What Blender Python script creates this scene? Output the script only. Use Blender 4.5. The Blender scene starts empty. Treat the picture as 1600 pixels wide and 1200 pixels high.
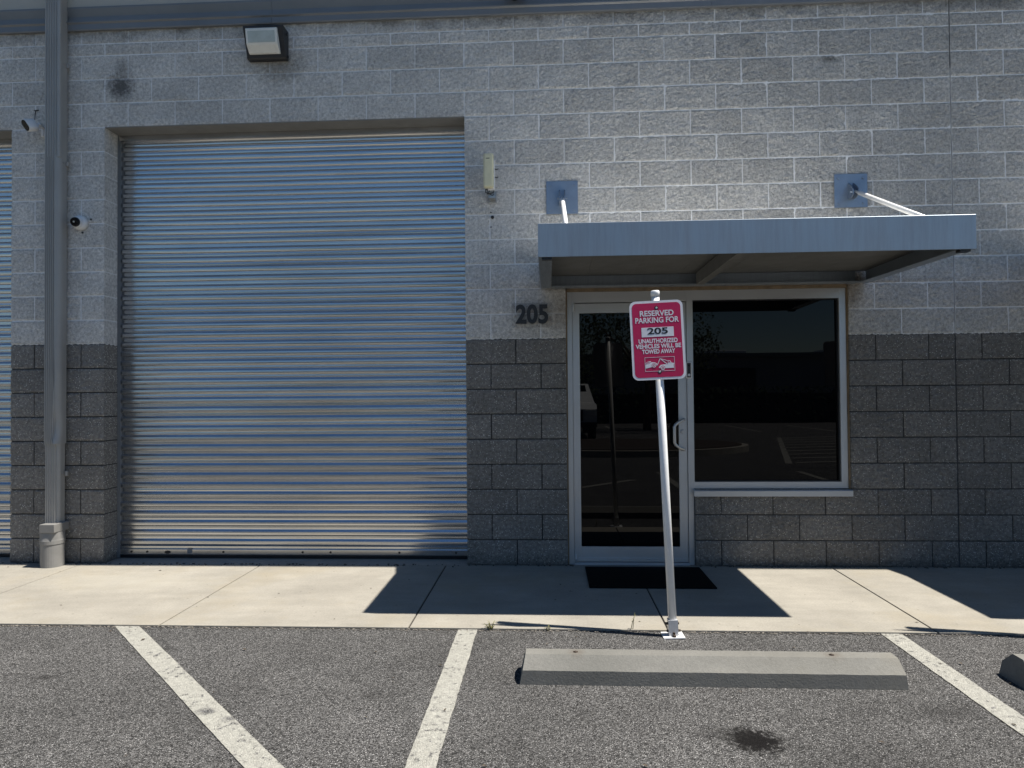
import bpy, bmesh, math, random
from mathutils import Vector, Matrix
random.seed(7)
SC = bpy.context.scene
COL = SC.collection

# ------------------------------------------------------------------ camera
FPX, YAW, PITCH, ROLL = 1070.23, -0.05304153, 0.01684221, -0.00813727
CAM = Vector((3.7156, -5.5448, 1.3688))
fw = Vector((math.sin(YAW)*math.cos(PITCH), math.cos(YAW)*math.cos(PITCH), math.sin(PITCH)))
rt = Vector((math.cos(YAW), -math.sin(YAW), 0)); up = rt.cross(fw)
rt2 = rt*math.cos(ROLL)+up*math.sin(ROLL); up2 = -rt*math.sin(ROLL)+up*math.cos(ROLL)
cd = bpy.data.cameras.new('camera'); cam = bpy.data.objects.new('camera', cd); COL.objects.link(cam)
cd.sensor_fit = 'HORIZONTAL'; cd.sensor_width = 36; cd.lens = 36*FPX/1600
cd.clip_start = .05; cd.clip_end = 2000
M = Matrix((rt2, up2, -fw)).transposed().to_4x4(); M.translation = CAM
cam.matrix_world = M
SC.camera = cam
SC.render.resolution_x = 1024; SC.render.resolution_y = 768

# ------------------------------------------------------------------ light
SUN = Vector((.471, -.067, 1)).normalized()
ELEV = math.asin(SUN.z); AZ = math.atan2(SUN.x, SUN.y)
w = bpy.data.worlds.new('World'); SC.world = w; w.use_nodes = True
nt = w.node_tree; nt.nodes.clear()
sky = nt.nodes.new('ShaderNodeTexSky'); sky.sky_type = 'NISHITA'; sky.sun_disc = False
sky.sun_elevation = ELEV; sky.sun_rotation = AZ; sky.air_density = 1.0; sky.dust_density = .2; sky.ozone_density = 3
bg = nt.nodes.new('ShaderNodeBackground'); bg.inputs['Strength'].default_value = .052
wo = nt.nodes.new('ShaderNodeOutputWorld')
hs = nt.nodes.new('ShaderNodeHueSaturation'); hs.inputs['Saturation'].default_value = 1.18
nt.links.new(sky.outputs[0], hs.inputs['Color']); nt.links.new(hs.outputs[0], bg.inputs[0]); nt.links.new(bg.outputs[0], wo.inputs[0])
sl = bpy.data.lights.new('sun', 'SUN'); sl.energy = 5.0; sl.angle = math.radians(.5); sl.color = (1, .95, .87)
so = bpy.data.objects.new('sun', sl); COL.objects.link(so)
so.rotation_euler = (-SUN).to_track_quat('-Z', 'Y').to_euler(); so.location = (10, -6, 20)
SC.view_settings.view_transform = 'Standard'; SC.view_settings.look = 'None'
SC.view_settings.exposure = .88; SC.view_settings.gamma = 1
SC.cycles.max_bounces = 10; SC.cycles.diffuse_bounces = 6

# ------------------------------------------------------------------ materials
class NT:
    def __init__(s, name):
        s.m = bpy.data.materials.new(name); s.m.use_nodes = True; s.t = s.m.node_tree
        s.b = s.t.nodes['Principled BSDF']
        s.geo = s.t.nodes.new('ShaderNodeTexCoord')
    def n(s, typ, **kw):
        x = s.t.nodes.new(typ)
        for k, v in kw.items():
            if k.startswith('i_'): x.inputs[k[2:].replace('_', ' ')].default_value = v
            else: setattr(x, k, v)
        return x
    def l(s, a, b): s.t.links.new(a, b)
    def noise(s, scale, detail=4, rough=.55, vec=None, sc=None):
        x = s.n('ShaderNodeTexNoise', i_Scale=scale, i_Detail=detail, i_Roughness=rough)
        v = vec or s.geo.outputs['Object']
        if sc:
            mp = s.n('ShaderNodeMapping'); mp.inputs['Scale'].default_value = sc; s.l(v, mp.inputs[0]); v = mp.outputs[0]
        s.l(v, x.inputs['Vector']); return x.outputs['Fac']
    def ramp(s, f, p0, p1, c0=0., c1=1.):
        x = s.n('ShaderNodeMapRange'); x.inputs[1].default_value = p0; x.inputs[2].default_value = p1
        x.inputs[3].default_value = c0; x.inputs[4].default_value = c1; s.l(f, x.inputs[0]); return x.outputs[0]
    def math(s, op, a, b=None, clamp=False):
        x = s.n('ShaderNodeMath', operation=op, use_clamp=clamp)
        for i, v in enumerate((a, b)):
            if v is None: continue
            if isinstance(v, (int, float)): x.inputs[i].default_value = v
            else: s.l(v, x.inputs[i])
        return x.outputs[0]
    def mix(s, f, a, b, mode='MIX'):
        x = s.n('ShaderNodeMix', data_type='RGBA', blend_type=mode)
        if isinstance(f, (int, float)): x.inputs[0].default_value = f
        else: s.l(f, x.inputs[0])
        for i, v in ((6, a), (7, b)):
            if isinstance(v, (tuple, list)): x.inputs[i].default_value = tuple(v)[:3]+(1,)
            else: s.l(v, x.inputs[i])
        return x.outputs[2]
    def col(s, c):
        if isinstance(c, tuple): s.b.inputs['Base Color'].default_value = c[:3]+(1,)
        else: s.l(c, s.b.inputs['Base Color'])
    def scale_col(s, c, f):
        v = s.n('ShaderNodeVectorMath', operation='SCALE')
        if isinstance(c, tuple): v.inputs[0].default_value = c
        else: s.l(c, v.inputs[0])
        if isinstance(f, (int, float)): v.inputs['Scale'].default_value = f
        else: s.l(f, v.inputs['Scale'])
        return v.outputs[0]
    def rough(s, v):
        if isinstance(v, (int, float)): s.b.inputs['Roughness'].default_value = v
        else: s.l(v, s.b.inputs['Roughness'])
    def bump(s, h, dist=.01, strength=1, prev=None):
        x = s.n('ShaderNodeBump'); x.inputs['Distance'].default_value = dist; x.inputs['Strength'].default_value = strength
        s.l(h, x.inputs['Height'])
        if prev: s.l(prev, x.inputs['Normal'])
        s.l(x.outputs[0], s.b.inputs['Normal']); return x.outputs[0]
    def sep(s):
        x = s.n('ShaderNodeSeparateXYZ'); s.l(s.geo.outputs['Object'], x.inputs[0]); return x.outputs
    def blob(s, centre, rad, scl=(1, 1, 1), jit=.25, nscale=30, e0=1, e1=.25):
        """soft irregular spot at a place on the thing; 1 in the middle, 0 outside"""
        mp = s.n('ShaderNodeMapping'); mp.inputs['Location'].default_value = [-c*k/rad for c, k in zip(centre, scl)]
        mp.inputs['Scale'].default_value = [k/rad for k in scl]
        s.l(s.geo.outputs['Object'], mp.inputs[0])
        ln = s.n('ShaderNodeVectorMath', operation='LENGTH'); s.l(mp.outputs[0], ln.inputs[0])
        d = s.math('ADD', ln.outputs['Value'], s.math('MULTIPLY', s.math('SUBTRACT', s.noise(nscale, 5, .7), .5), jit*4))
        return s.ramp(d, e0, e1)

def plain(name, c, rough=.5, metal=0, var=.08, nscale=8, bump=0, bscale=60, spec=.5):
    t = NT(name); f = t.ramp(t.noise(nscale, 5, .6), .3, .7, 1-var, 1+var)
    t.col(t.scale_col(c, f)); t.rough(t.ramp(t.noise(nscale*2.3, 3), .3, .7, rough*.85, min(1, rough*1.15)))
    t.b.inputs['Metallic'].default_value = metal; t.b.inputs['Specular IOR Level'].default_value = spec
    if bump: t.bump(t.noise(bscale, 4), bump, .6)
    return t.m

ZP = 9*.2032
def block_mat(name, kind):
    t = NT(name); z = t.sep()[2]; x = t.sep()[0]
    g = t.n('ShaderNodeNewGeometry')
    rnd = g.outputs['Random Per Island']
    zj = t.math('ADD', z, t.ramp(t.noise(35, 3), .3, .7, -.006, .006))
    up_ = t.ramp(zj, ZP-.003, ZP+.003)
    light = (.62, .60, .565); dark = (.215, .203, .185)
    if kind == 'mortar': light = (.86, .855, .84); dark = (.055, .054, .053)
    if kind == 'smooth': light = (.54, .53, .52); dark = (.17, .16, .15)
    c = t.mix(up_, dark, light)
    if kind == 'split':
        # relief shade put into the colour as pits; pale grit showing through the paint
        pit_shade = t.ramp(t.noise(40, 9, .85), .36, .64, .50, 1.42)
        blot = t.ramp(t.noise(3.5, 5, .65), .3, .7, .86, 1.14)
        isl = t.ramp(rnd, 0, 1, .91, 1.09)
        c = t.scale_col(c, t.math('MULTIPLY', t.math('MULTIPLY', pit_shade, blot), isl))
        vo = t.n('ShaderNodeTexVoronoi', i_Scale=105.); t.l(t.geo.outputs['Object'], vo.inputs['Vector'])
        vs = t.n('ShaderNodeSeparateColor'); t.l(vo.outputs['Color'], vs.inputs[0])
        pick = t.math('GREATER_THAN', vs.outputs[0], .80)
        dot = t.math('MULTIPLY', t.ramp(vo.outputs['Distance'], .42, .2), pick)
        patch = t.ramp(t.noise(5, 3), .35, .6, .35, 1)
        amt = t.math('MULTIPLY', t.math('MULTIPLY', dot, patch), t.ramp(up_, 0, 1, .9, .55))
        c = t.mix(amt, c, (.80, .78, .72))
    else:
        c = t.scale_col(c, t.math('MULTIPLY', t.ramp(t.noise(28, 6, .8), .3, .7, .82, 1.08), t.ramp(t.noise(2, 4, .6), .3, .7, .90, 1.05)))
    # efflorescence bloom and grime that stay where they are
    for ctr, r, sc, col_, a in (
        ((.138, 0, 3.994), .15, (1, .3, 1), (.06, .06, .06), .85),
        ((.15, 0, 4.16), .09, (1, .3, 1), (.09, .09, .09), .45),
        ((1.50, 0, 4.12), .24, (.8, .3, 1.3), (.10, .085, .06), .55),
        ((5.98, 0, 4.03-.0), .05, (.5, .3, 1.4), (.05, .05, .04), .6),
        ((6.12, 0, 2.15), .16, (1.4, .3, 1), (.20, .145, .09), .55),
        ((3.83, 0, 2.02), .22, (1.5, .3, 1), (.21, .165, .12), .5),
        ((4.95, 0, 2.25), .5, (.25, .3, 9), (.22, .15, .09), .5)):
        c = t.mix(t.math('MULTIPLY', t.blob(ctr, r, sc, .42, 34), a), c, col_)
    # darker just below the metal trim and along the base
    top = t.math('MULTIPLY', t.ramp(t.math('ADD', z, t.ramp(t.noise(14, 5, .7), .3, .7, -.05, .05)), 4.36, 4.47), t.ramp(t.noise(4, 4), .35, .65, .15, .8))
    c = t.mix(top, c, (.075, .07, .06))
    base = t.math('MULTIPLY', t.ramp(t.math('ADD', z, t.ramp(t.noise(20, 5, .7), .3, .7, -.04, .04)), .09, .0), .55)
    c = t.mix(base, c, (.05, .048, .045))
    t.col(c); t.rough(.82)
    t.b.inputs['Specular IOR Level'].default_value = .3
    if kind == 'split':
        h = t.math('ADD', t.math('MULTIPLY', t.noise(16, 3, .5), .7), t.noise(58, 7, .72))
        stp = t.math('ADD', t.math('MULTIPLY', t.ramp(x, 3.0, 5.2, .45, 1.), t.ramp(z, 4.4, 2.2, 1, .75)), 0)
        t.bump(t.math('MULTIPLY', h, stp), .035, 1.)
    else:
        t.bump(t.noise(90, 4, .6), .003, .6)
    return t.m
M_BLOCK = block_mat('split_face_block', 'split'); M_MORTAR = block_mat('mortar', 'mortar'); M_SMOOTH = block_mat('smooth_block', 'smooth')

def concrete(name, c, stains=()):
    t = NT(name)
    f = t.math('MULTIPLY', t.ramp(t.noise(1.6, 8, .72), .3, .7, .80, 1.12), t.ramp(t.noise(75, 6, .8), .3, .7, .82, 1.13))
    f = t.math('MULTIPLY', f, t.ramp(t.noise(9, 5, .6, sc=(.25, 1, 1)), .35, .7, .93, 1.05))
    cc = t.scale_col(c, f)
    cc = t.mix(t.ramp(t.noise(.9, 5, .7), .52, .72, 0, .5), cc, (c[0]*.9, c[1]*.83, c[2]*.68))
    sp = t.n('ShaderNodeTexVoronoi', i_Scale=26.); t.l(t.geo.outputs['Object'], sp.inputs['Vector'])
    ss = t.n('ShaderNodeSeparateColor'); t.l(sp.outputs['Color'], ss.inputs[0])
    d = t.math('MULTIPLY', t.ramp(sp.outputs['Distance'], .22, .1), t.math('GREATER_THAN', ss.outputs[1], .93))
    cc = t.mix(t.math('MULTIPLY', d, .6), cc, (.12, .1, .08))
    for ctr, r, sc, col_, a in stains: cc = t.mix(t.math('MULTIPLY', t.blob(ctr, r, sc), a), cc, col_)
    t.col(cc); t.rough(.85); t.b.inputs['Specular IOR Level'].default_value = .3
    t.bump(t.math('ADD', t.noise(110, 4, .7), t.noise(7, 3)), .003, .7); return t.m
M_CONC = concrete('broomed_concrete', (.29, .270, .230), (((4.9, -1.15, 0), .16, (.5, 1, 1), (.2, .19, .17), .5), ((.55, -.55, 0), .5, (.6, 1.6, 1), (.36, .34, .29), .4)))
M_STOP = concrete('precast_concrete', (.185, .180, .163), (((3.9-4.47, -.05, .1), .2, (.6, 1, 1), (.10, .10, .09), .4), ((.45, -.06, .1), .25, (.5, 1, 1), (.11, .105, .09), .35), ((-.63, 0, .12), .06, (1, 1, 1), (.10, .075, .055), .35), ((.6, 0, .12), .06, (1, 1, 1), (.10, .075, .055), .35)))
M_KERB = concrete('kerb_concrete', (.45, .42, .36))

def asphalt_nodes(t):
    v = t.n('ShaderNodeTexVoronoi', i_Scale=215.); t.l(t.geo.outputs['Object'], v.inputs['Vector'])
    sc_ = t.n('ShaderNodeSeparateColor'); t.l(v.outputs['Color'], sc_.inputs[0])
    v2 = t.n('ShaderNodeTexVoronoi', i_Scale=400.); t.l(t.geo.outputs['Object'], v2.inputs['Vector'])
    s2 = t.n('ShaderNodeSeparateColor'); t.l(v2.outputs['Color'], s2.inputs[0])
    stone = t.ramp(sc_.outputs[0], .1, 1, .032, .25)
    stone = t.math('MULTIPLY', stone, t.ramp(s2.outputs[0], 0, 1, .4, 1.6))
    bright = t.math('MULTIPLY', t.math('GREATER_THAN', sc_.outputs[1], .90), t.ramp(v.outputs['Distance'], .5, .3))
    stone = t.math('ADD', stone, t.math('MULTIPLY', bright, .42))
    gap = t.ramp(v.outputs['Distance'], .72, .42, .45, 1)
    val = t.math('MULTIPLY', t.math('MULTIPLY', stone, gap), t.ramp(t.noise(1.3, 7, .72), .3, .7, .72, 1.16))
    h = t.math('MULTIPLY', t.ramp(v.outputs['Distance'], .7, .1), t.ramp(sc_.outputs[2], 0, 1, .3, 1))
    tint = t.mix(t.ramp(s2.outputs[1], .3, .9), (1.0, .965, .925), (1.0, .99, .98))
    return t.scale_col(tint, val), h
def asphalt_mat():
    t = NT('worn_asphalt'); c, h = asphalt_nodes(t)
    c = t.mix(t.math('MULTIPLY', t.blob((4.515, -2.745, 0), .125, (1, 1.15, 1), .7, 26, 1.0, .45), .95), c, (.012, .011, .010))
    for ctr, r, sc, a in (((4.40, -2.70, 0), .13, (.8, 1.3, 1), .4), ((4.63, -2.8, 0), .05, (.5, 1, 1), .4), ((1.6, -1.85, 0), .06, (.6, 1, 1), .45),
                          ((5.40, -2.47, 0), .12, (.7, 1.3, 1), .35), ((.2, -2.6, 0), .5, (1, 1.5, 1), .35), ((2.2, -2.6, 0), .1, (.5, 1, 1), .3),
                          ((1.2, -2.25, 0), .05, (.5, 1, 1), .5), ((2.9, -2.4, 0), .04, (.5, 1, 1), .4), ((5.9, -3.1, 0), .3, (.5, 1, 1), .4), ((5.0, -2.9, 0), .25, (.5, 1, 1), .25)):
        c = t.mix(t.math('MULTIPLY', t.blob(ctr, r, sc, .3, 26), a), c, (.018, .017, .016))
    c = t.mix(t.math('MULTIPLY', t.blob((4.53, -2.75, 0), .10, (1, .9, 1), .8, 60, .9, .6), .95), c, (.006, .005, .005))
    t.col(c); t.rough(.85); t.b.inputs['Specular IOR Level'].default_value = .18
    t.bump(h, .008, 1); return t.m
def paint_mat():
    t = NT('worn_white_road_paint'); c, h = asphalt_nodes(t)
    wear = t.noise(34, 8, .78); big = t.noise(5, 4, .6)
    k = t.ramp(t.math('ADD', wear, t.math('MULTIPLY', t.math('SUBTRACT', big, .5), .25)),   .55, .62)
    for ctr, r, sc, a in (((2.20, -2.585, 0), .06, (1, 1.5, 1), 1.), ((2.34, -2.65, 0), .05, (1, 1.5, 1), 1.)):
        k = t.math('MAXIMUM', k, t.math('MULTIPLY', t.blob(ctr, r, sc, .5, 40), a))
    pc = t.scale_col((.385, .375, .33), t.ramp(t.noise(45, 8, .8), .3, .7, .66, 1.16))
    t.col(t.mix(k, pc, c)); t.rough(.75); t.bump(h, .006, 1); return t.m
M_ASPH = asphalt_mat(); M_PAINT = paint_mat()

def galv():
    t = NT('galvanised_curtain_steel')
    f = t.ramp(t.noise(2.2, 5, .6, sc=(.6, 1, 6)), .3, .7, .9, 1.08)
    c = t.scale_col((.56, .565, .57), f)
    c = t.mix(t.math('MULTIPLY', t.ramp(t.noise(26, 6, .8), .68, .76), .12), c, (.25, .22, .18))
    t.col(c); t.b.inputs['Metallic'].default_value = .95
    t.rough(t.ramp(t.noise(4, 4, .6, sc=(.5, 1, 3)), .3, .7, .19, .27))
    return t.m
M_GALV = galv()
def canopy_paint():
    t = NT('weathered_grey_canopy_metal')
    st = t.noise(10, 5, .7, sc=(3.5, .4, .25))
    c = t.mix(t.ramp(st, .40, .72, 0, .42), (.30, .345, .39), (.19, .215, .24))
    t.col(t.scale_col(c, t.ramp(t.noise(1.3, 4), .3, .7, .93, 1.07))); t.b.inputs['Metallic'].default_value = .6
    t.rough(t.ramp(st, .3, .7, .30, .45)); t.bump(t.noise(2, 2), .004, .2); return t.m
M_CAN = canopy_paint()
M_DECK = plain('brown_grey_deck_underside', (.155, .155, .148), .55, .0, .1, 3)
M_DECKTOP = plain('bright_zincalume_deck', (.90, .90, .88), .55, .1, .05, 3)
M_PLATE = plain('blue_grey_plate_steel', (.27, .32, .39), .35, .6, .08, 10)
M_ALU = plain('clear_anodised_aluminium', (.50, .51, .52), .38, .55, .05, 2)
M_CHROME = plain('brushed_handle_steel', (.50, .50, .50), .42, .8, .04, 10)
M_WHITE = plain('white_painted_steel', (.74, .74, .73), .32, 0, .05, 12)
M_WPLASTIC = plain('white_camera_plastic', (.70, .70, .70), .35, 0, .03, 10)
M_BLACK = plain('black_plastic', (.012, .012, .014), .35, 0, .1, 20)
M_BLKPAINT = plain('black_painted_metal', (.02, .021, .024), .45, 0, .15, 20)
M_LENSBLK = plain('black_camera_glass', (.005, .005, .006), .25, 0, .05, 20, 0, 60, .25)
M_PIPE = plain('grey_painted_downspout', (.34, .33, .31), .42, .1, .06, 4)
M_TRIM = plain('dark_grey_trim_metal', (.185, .195, .205), .45, .2, .08, 2)
M_SIDING = plain('beige_metal_siding', (.46, .43, .37), .5, .1, .06, 2)
M_SEAL = plain('black_joint_sealant', (.05, .047, .042), .8, 0, .3, 20)
M_TAN = plain('tan_sealant', (.21, .155, .095), .8, 0, .25, 14)
M_LENS = plain('cloudy_prismatic_lens', (.42, .47, .46), .2, 0, .12, 12)
M_LENSRIM = plain('pale_lens_rim', (.72, .72, .68), .3, 0, .05, 12)
M_CREAM = plain('yellowed_cream_plastic', (.66, .62, .42), .4, 0, .06, 20)
M_MAT = plain('black_rubber_mat', (.004, .004, .004), .95, 0, .4, 60, .004, 120, .1)
M_BOLT = plain('dark_rusted_bolt', (.05, .035, .025), .6, .3, .3, 60)
M_ZINC = plain('zinc_hardware', (.42, .42, .41), .35, .8, .1, 40)
M_CRIM = plain('crimson_sign_sheeting', (.45, .007, .074), .38, 0, .05, 14)
M_SIGNW = plain('off_white_sign_print', (.68, .68, .72), .4, 0, .04, 14)
M_SIGNBK = plain('sign_aluminium_back', (.45, .45, .46), .4, .7, .05, 14)
M_GREEN = plain('dry_weed_leaf', (.16, .15, .05), .7, 0, .4, 60)
def glass_mat():
    t = NT('dark_tinted_glass'); t.col((.0016, .0018, .0024)); t.rough(.0); t.b.inputs['IOR'].default_value = 1.31
    t.bump(t.noise(1.1, 2), .0006, .6); return t.m
M_GLASS = glass_mat()
def acrylic():
    t = NT('clear_acrylic'); t.m.use_nodes = True; t.b.inputs['Alpha'].default_value = .10; t.rough(.12); t.col((.35, .3, .25)); return t.m
M_ACRYL = acrylic()

# ------------------------------------------------------------------ mesh helpers
class MB:
    def __init__(s): s.bm = bmesh.new(); s.mi = 0
    def poly(s, pts):
        f = s.bm.faces.new([s.bm.verts.new(p) for p in pts]); f.material_index = s.mi; return f
    def box(s, x0, x1, y0, y1, z0, z1, bev=0):
        vs = [s.bm.verts.new((x, y, z)) for x in (x0, x1) for y in (y0, y1) for z in (z0, z1)]
        fs = [s.bm.faces.new([vs[i] for i in q]) for q in ((0, 1, 3, 2), (4, 6, 7, 5), (0, 4, 5, 1), (2, 3, 7, 6), (0, 2, 6, 4), (1, 5, 7, 3))]
        for f in fs: f.material_index = s.mi
        if bev:
            es = list({e for f in fs for e in f.edges})
            r = bmesh.ops.bevel(s.bm, geom=es, offset=bev, segments=2 if bev > .002 else 1, affect='EDGES', profile=.5)
            for f in r['faces']: f.material_index = s.mi
        return s
    def prism(s, prof, axis, a, b):
        """closed profile of 2D points swept along an axis from a to b"""
        def P(p, t):
            return {'x': (t, p[0], p[1]), 'y': (p[0], t, p[1]), 'z': (p[0], p[1], t)}[axis]
        A = [s.bm.verts.new(P(p, a)) for p in prof]; B = [s.bm.verts.new(P(p, b)) for p in prof]
        n = len(prof)
        for i in range(n):
            f = s.bm.faces.new((A[i], A[(i+1) % n], B[(i+1) % n], B[i])); f.material_index = s.mi
        for L in (A[::-1], B):
            f = s.bm.faces.new(L); f.material_index = s.mi
        return s
    def tube(s, pts, r, seg=12, cap=True, smooth=True):
        pts = [Vector(p) for p in pts]; rs = r if isinstance(r, (list, tuple)) else [r]*len(pts)
        rings = []; prev = None
        for i, p in enumerate(pts):
            d = (pts[min(i+1, len(pts)-1)]-pts[max(i-1, 0)]).normalized()
            if prev is None:
                a = Vector((0, 0, 1)) if abs(d.z) < .9 else Vector((1, 0, 0)); u = d.cross(a).normalized()
            else: u = (prev-d*prev.dot(d)).normalized()
            prev = u; v = d.cross(u)
            rings.append([s.bm.verts.new(p+(u*math.cos(2*math.pi*k/seg)+v*math.sin(2*math.pi*k/seg))*rs[i]) for k in range(seg)])
        for A, B in zip(rings, rings[1:]):
            for k in range(seg):
                f = s.bm.faces.new((A[k], A[(k+1) % seg], B[(k+1) % seg], B[k])); f.smooth = smooth; f.material_index = s.mi
        if cap:
            for L in (rings[0][::-1], rings[-1]):
                f = s.bm.faces.new(L); f.material_index = s.mi
        return s
    def ball(s, c, r, sc=(1, 1, 1), rot=None):
        m = Matrix.Translation(c) @ (rot.to_matrix().to_4x4() if rot else Matrix()) @ Matrix.Diagonal((*[r*k for k in sc], 1))
        o = bmesh.ops.create_uvsphere(s.bm, u_segments=20, v_segments=12, radius=1, matrix=m)
        for f in {f for v in o['verts'] for f in v.link_faces}: f.smooth = True; f.material_index = s.mi
        return s
    def build(s, name, mats, parent=None, loc=None):
        bmesh.ops.recalc_face_normals(s.bm, faces=s.bm.faces[:])
        me = bpy.data.meshes.new(name); s.bm.to_mesh(me); s.bm.free()
        for m in (mats if isinstance(mats, (list, tuple)) else [mats]): me.materials.append(m)
        o = bpy.data.objects.new(name, me); COL.objects.link(o)
        if parent: o.parent = parent
        if loc is not None: o.location = loc
        return o
def tag(o, label=None, cat=None, group=None, kind=None):
    if label: o['label'] = label
    if cat: o['category'] = cat
    if group: o['group'] = group
    if kind: o['kind'] = kind
    return o
def empty(name, loc, label, cat, group=None, rot=(0, 0, 0)):
    o = bpy.data.objects.new(name, None); COL.objects.link(o); o.location = loc; o.rotation_euler = rot; o.empty_display_size = .1
    return tag(o, label, cat, group)
def copy_tree(o, parent=None):
    c = o.copy(); COL.objects.link(c); c.parent = parent
    for ch in list(o.children): copy_tree(ch, c)
    return c
def text(name, s, size, mat, parent, loc, rot, extrude=.0003, offset=0, sx=1, space=1):
    cu = bpy.data.curves.new(name, 'FONT'); cu.body = s; cu.size = size; cu.align_x = 'CENTER'; cu.align_y = 'CENTER'
    cu.extrude = extrude; cu.offset = offset; cu.space_character = space
    o = bpy.data.objects.new(name+'_src', cu); COL.objects.link(o)
    bpy.context.view_layer.update()
    me = bpy.data.meshes.new_from_object(o.evaluated_get(bpy.context.evaluated_depsgraph_get()))
    bpy.data.objects.remove(o); me.materials.clear(); me.materials.append(mat)
    xs = [v.co.x for v in me.vertices]; cx = (min(xs)+max(xs))/2
    for v in me.vertices: v.co.x = (v.co.x-cx)*sx
    t = bpy.data.objects.new(name, me); COL.objects.link(t); t.parent = parent; t.location = loc; t.rotation_euler = rot
    return t
FRONT = (math.pi/2, 0, 0)     # text facing the street (-Y)

# ------------------------------------------------------------------ ground
b = MB(); b.box(-90, 90, -95, -1.497, -.3, -.012)
tag(b.build('parking_lot', M_ASPH), kind='structure')
b = MB(); b.box(-300, 300, -400, 200, -.6, -.31)
tag(b.build('ground', plain('far_soil', (.12, .12, .06), .9, 0, .3, .2)), kind='structure')
# sidewalk slabs with tooled joints
b = MB(); J = [-.168+1.522*k for k in range(-8, 14)]
for a, c in zip(J, J[1:]):
    b.box(a+.0055, c-.0055, -1.5, -.012, -.15, 0, .002)
tag(b.build('sidewalk', M_CONC), kind='structure')
b = MB(); b.box(J[0], J[-1], -1.5035, -.014, -.16, -.0085)
tag(b.build('joint_soil', plain('joint_dirt', (.035, .03, .025), .9, 0, .4, 60)), kind='structure')
# concrete floor strip inside the shutter openings and below the wall
b = MB(); b.box(J[0], J[-1], -.010, .45, -.15, -.004)
tag(b.build('apron', concrete('door_apron_concrete', (.33, .30, .26))), kind='structure')
# painted bay lines
def stripe(p, q, wd, z=-.008):
    p = Vector(p+(0,)); q = Vector(q+(0,)); d = (q-p).normalized(); n = Vector((-d.y, d.x, 0))*wd/2
    b = MB(); N = max(2, int((q-p).length/.04)); L = []; R_ = []
    for i in range(N+1):
        c = p.lerp(q, i/N); j1 = random.uniform(-.0022, .0022); j2 = random.uniform(-.0022, .0022)
        L.append(c+n*(1+j1/wd*2)); R_.append(c-n*(1+j2/wd*2))
    for i in range(N):
        b.poly([(v.x, v.y, z) for v in (L[i], L[i+1], R_[i+1], R_[i])])
    return b.build('bay_line', M_PAINT)
# the diagonal line's upper end is cut square to the kerb
b = MB(); N = 60
for i in range(N):
    t0, t1 = i/N, (i+1)/N
    def E(t, side): x = 1.064 + (2.581-1.064)*(1.51+(t*4.0) - 1.5)/1.546; return (x+(0 if side == 0 else .158)+random.Random(i*2+side+(t == t1)*2).uniform(-.002, .002), -1.502-t*4.0, -.008)
    b.poly([E(t0, 0), E(t1, 0), E(t1, 1), E(t0, 1)])
tag(b.build('hatch_line', M_PAINT), kind='structure')
for x in (3.228, 5.657, 8.09): tag(stripe((x, -1.502), (x, -6.6), .115), kind='structure')

# ------------------------------------------------------------------ building
BW, CH = .4064, .2032
bld = empty('commercial_building', (3, 0, 0), 'grey two tone split face block unit front with roll up door, glass door and window', 'building')
bld.location = (0, 0, 0)
OPEN = [(-3.861, -.8128, 0, 18*CH), (0, 7.5*BW, 0, 18*CH), (9.5*BW, 12*BW, 0, 11*CH), (12*BW, 15*BW, 3*CH, 11*CH)]
XL, XR = -8.128, 17*BW+24*BW/1
courses = [(i*CH, (i+1)*CH, i % 2) for i in range(21)]+[(21*CH, 21.5*CH, 1), (21.5*CH, 22.1*CH, 0)]
CTRL = 17*BW
from mathutils import noise as mno
WV, WF = [], []
def split_block(x0, x1, z0, z1, sl, sr, sb, st, seed, open_l, open_r):
    """one block: a broken, uneven front face on a fine grid, with plain sides running back into the wall"""
    nx = max(2, round((x1-x0)/.0125)); nz = max(2, round((z1-z0)/.0125)); base = len(WV)
    amp = .0050+.0040*min(1, max(0, (x0-2.8)/2))
    tx, tz = mno.noise(Vector((seed, 1.3, 0)))*.0025, mno.noise(Vector((seed, 7.7, 0)))*.0025
    for j in range(nz+1):
        for i in range(nx+1):
            u, v = i/nx, j/nz; x = x0+(x1-x0)*u; z = z0+(z1-z0)*v
            p = Vector((x, z, seed*3.1))
            n = mno.noise(p*26)*.55+mno.noise(p*70+Vector((9, 0, 0)))*.6+mno.noise(p*9)*.45
            y = n*amp+tx*(u-.5)*2+tz*(v-.5)*2
            e = min(1 if open_l else i, 1 if open_r else nx-i, j, nz-j)
            if e == 0:
                y = max(y, -.001)*.5+.0035
                q = mno.noise(Vector((x*45, z*45, 3+seed)))*.0022
                if i == 0 and not open_l or i == nx and not open_r: x += q
                if j in (0, nz) and sb*st: z += q
            WV.append((x, max(-.0075, min(.0075 if e == 0 else .0046, y)), z))
    W = nx+1
    for j in range(nz):
        for i in range(nx):
            a = base+j*W+i; WF.append((a, a+1, a+1+W, a+W))
    loop = [base+i for i in range(nx+1)]+[base+j*W+nx for j in range(1, nz+1)]+[base+nz*W+i for i in range(nx-1, -1, -1)]+[base+j*W for j in range(nz-1, 0, -1)]
    b0 = len(WV)
    for k in loop: WV.append((WV[k][0], .193, WV[k][2]))
    n = len(loop)
    for k in range(n): WF.append((loop[(k+1) % n], loop[k], b0+k, b0+(k+1) % n))
mo = MB(); rr = random.Random(3)
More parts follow.
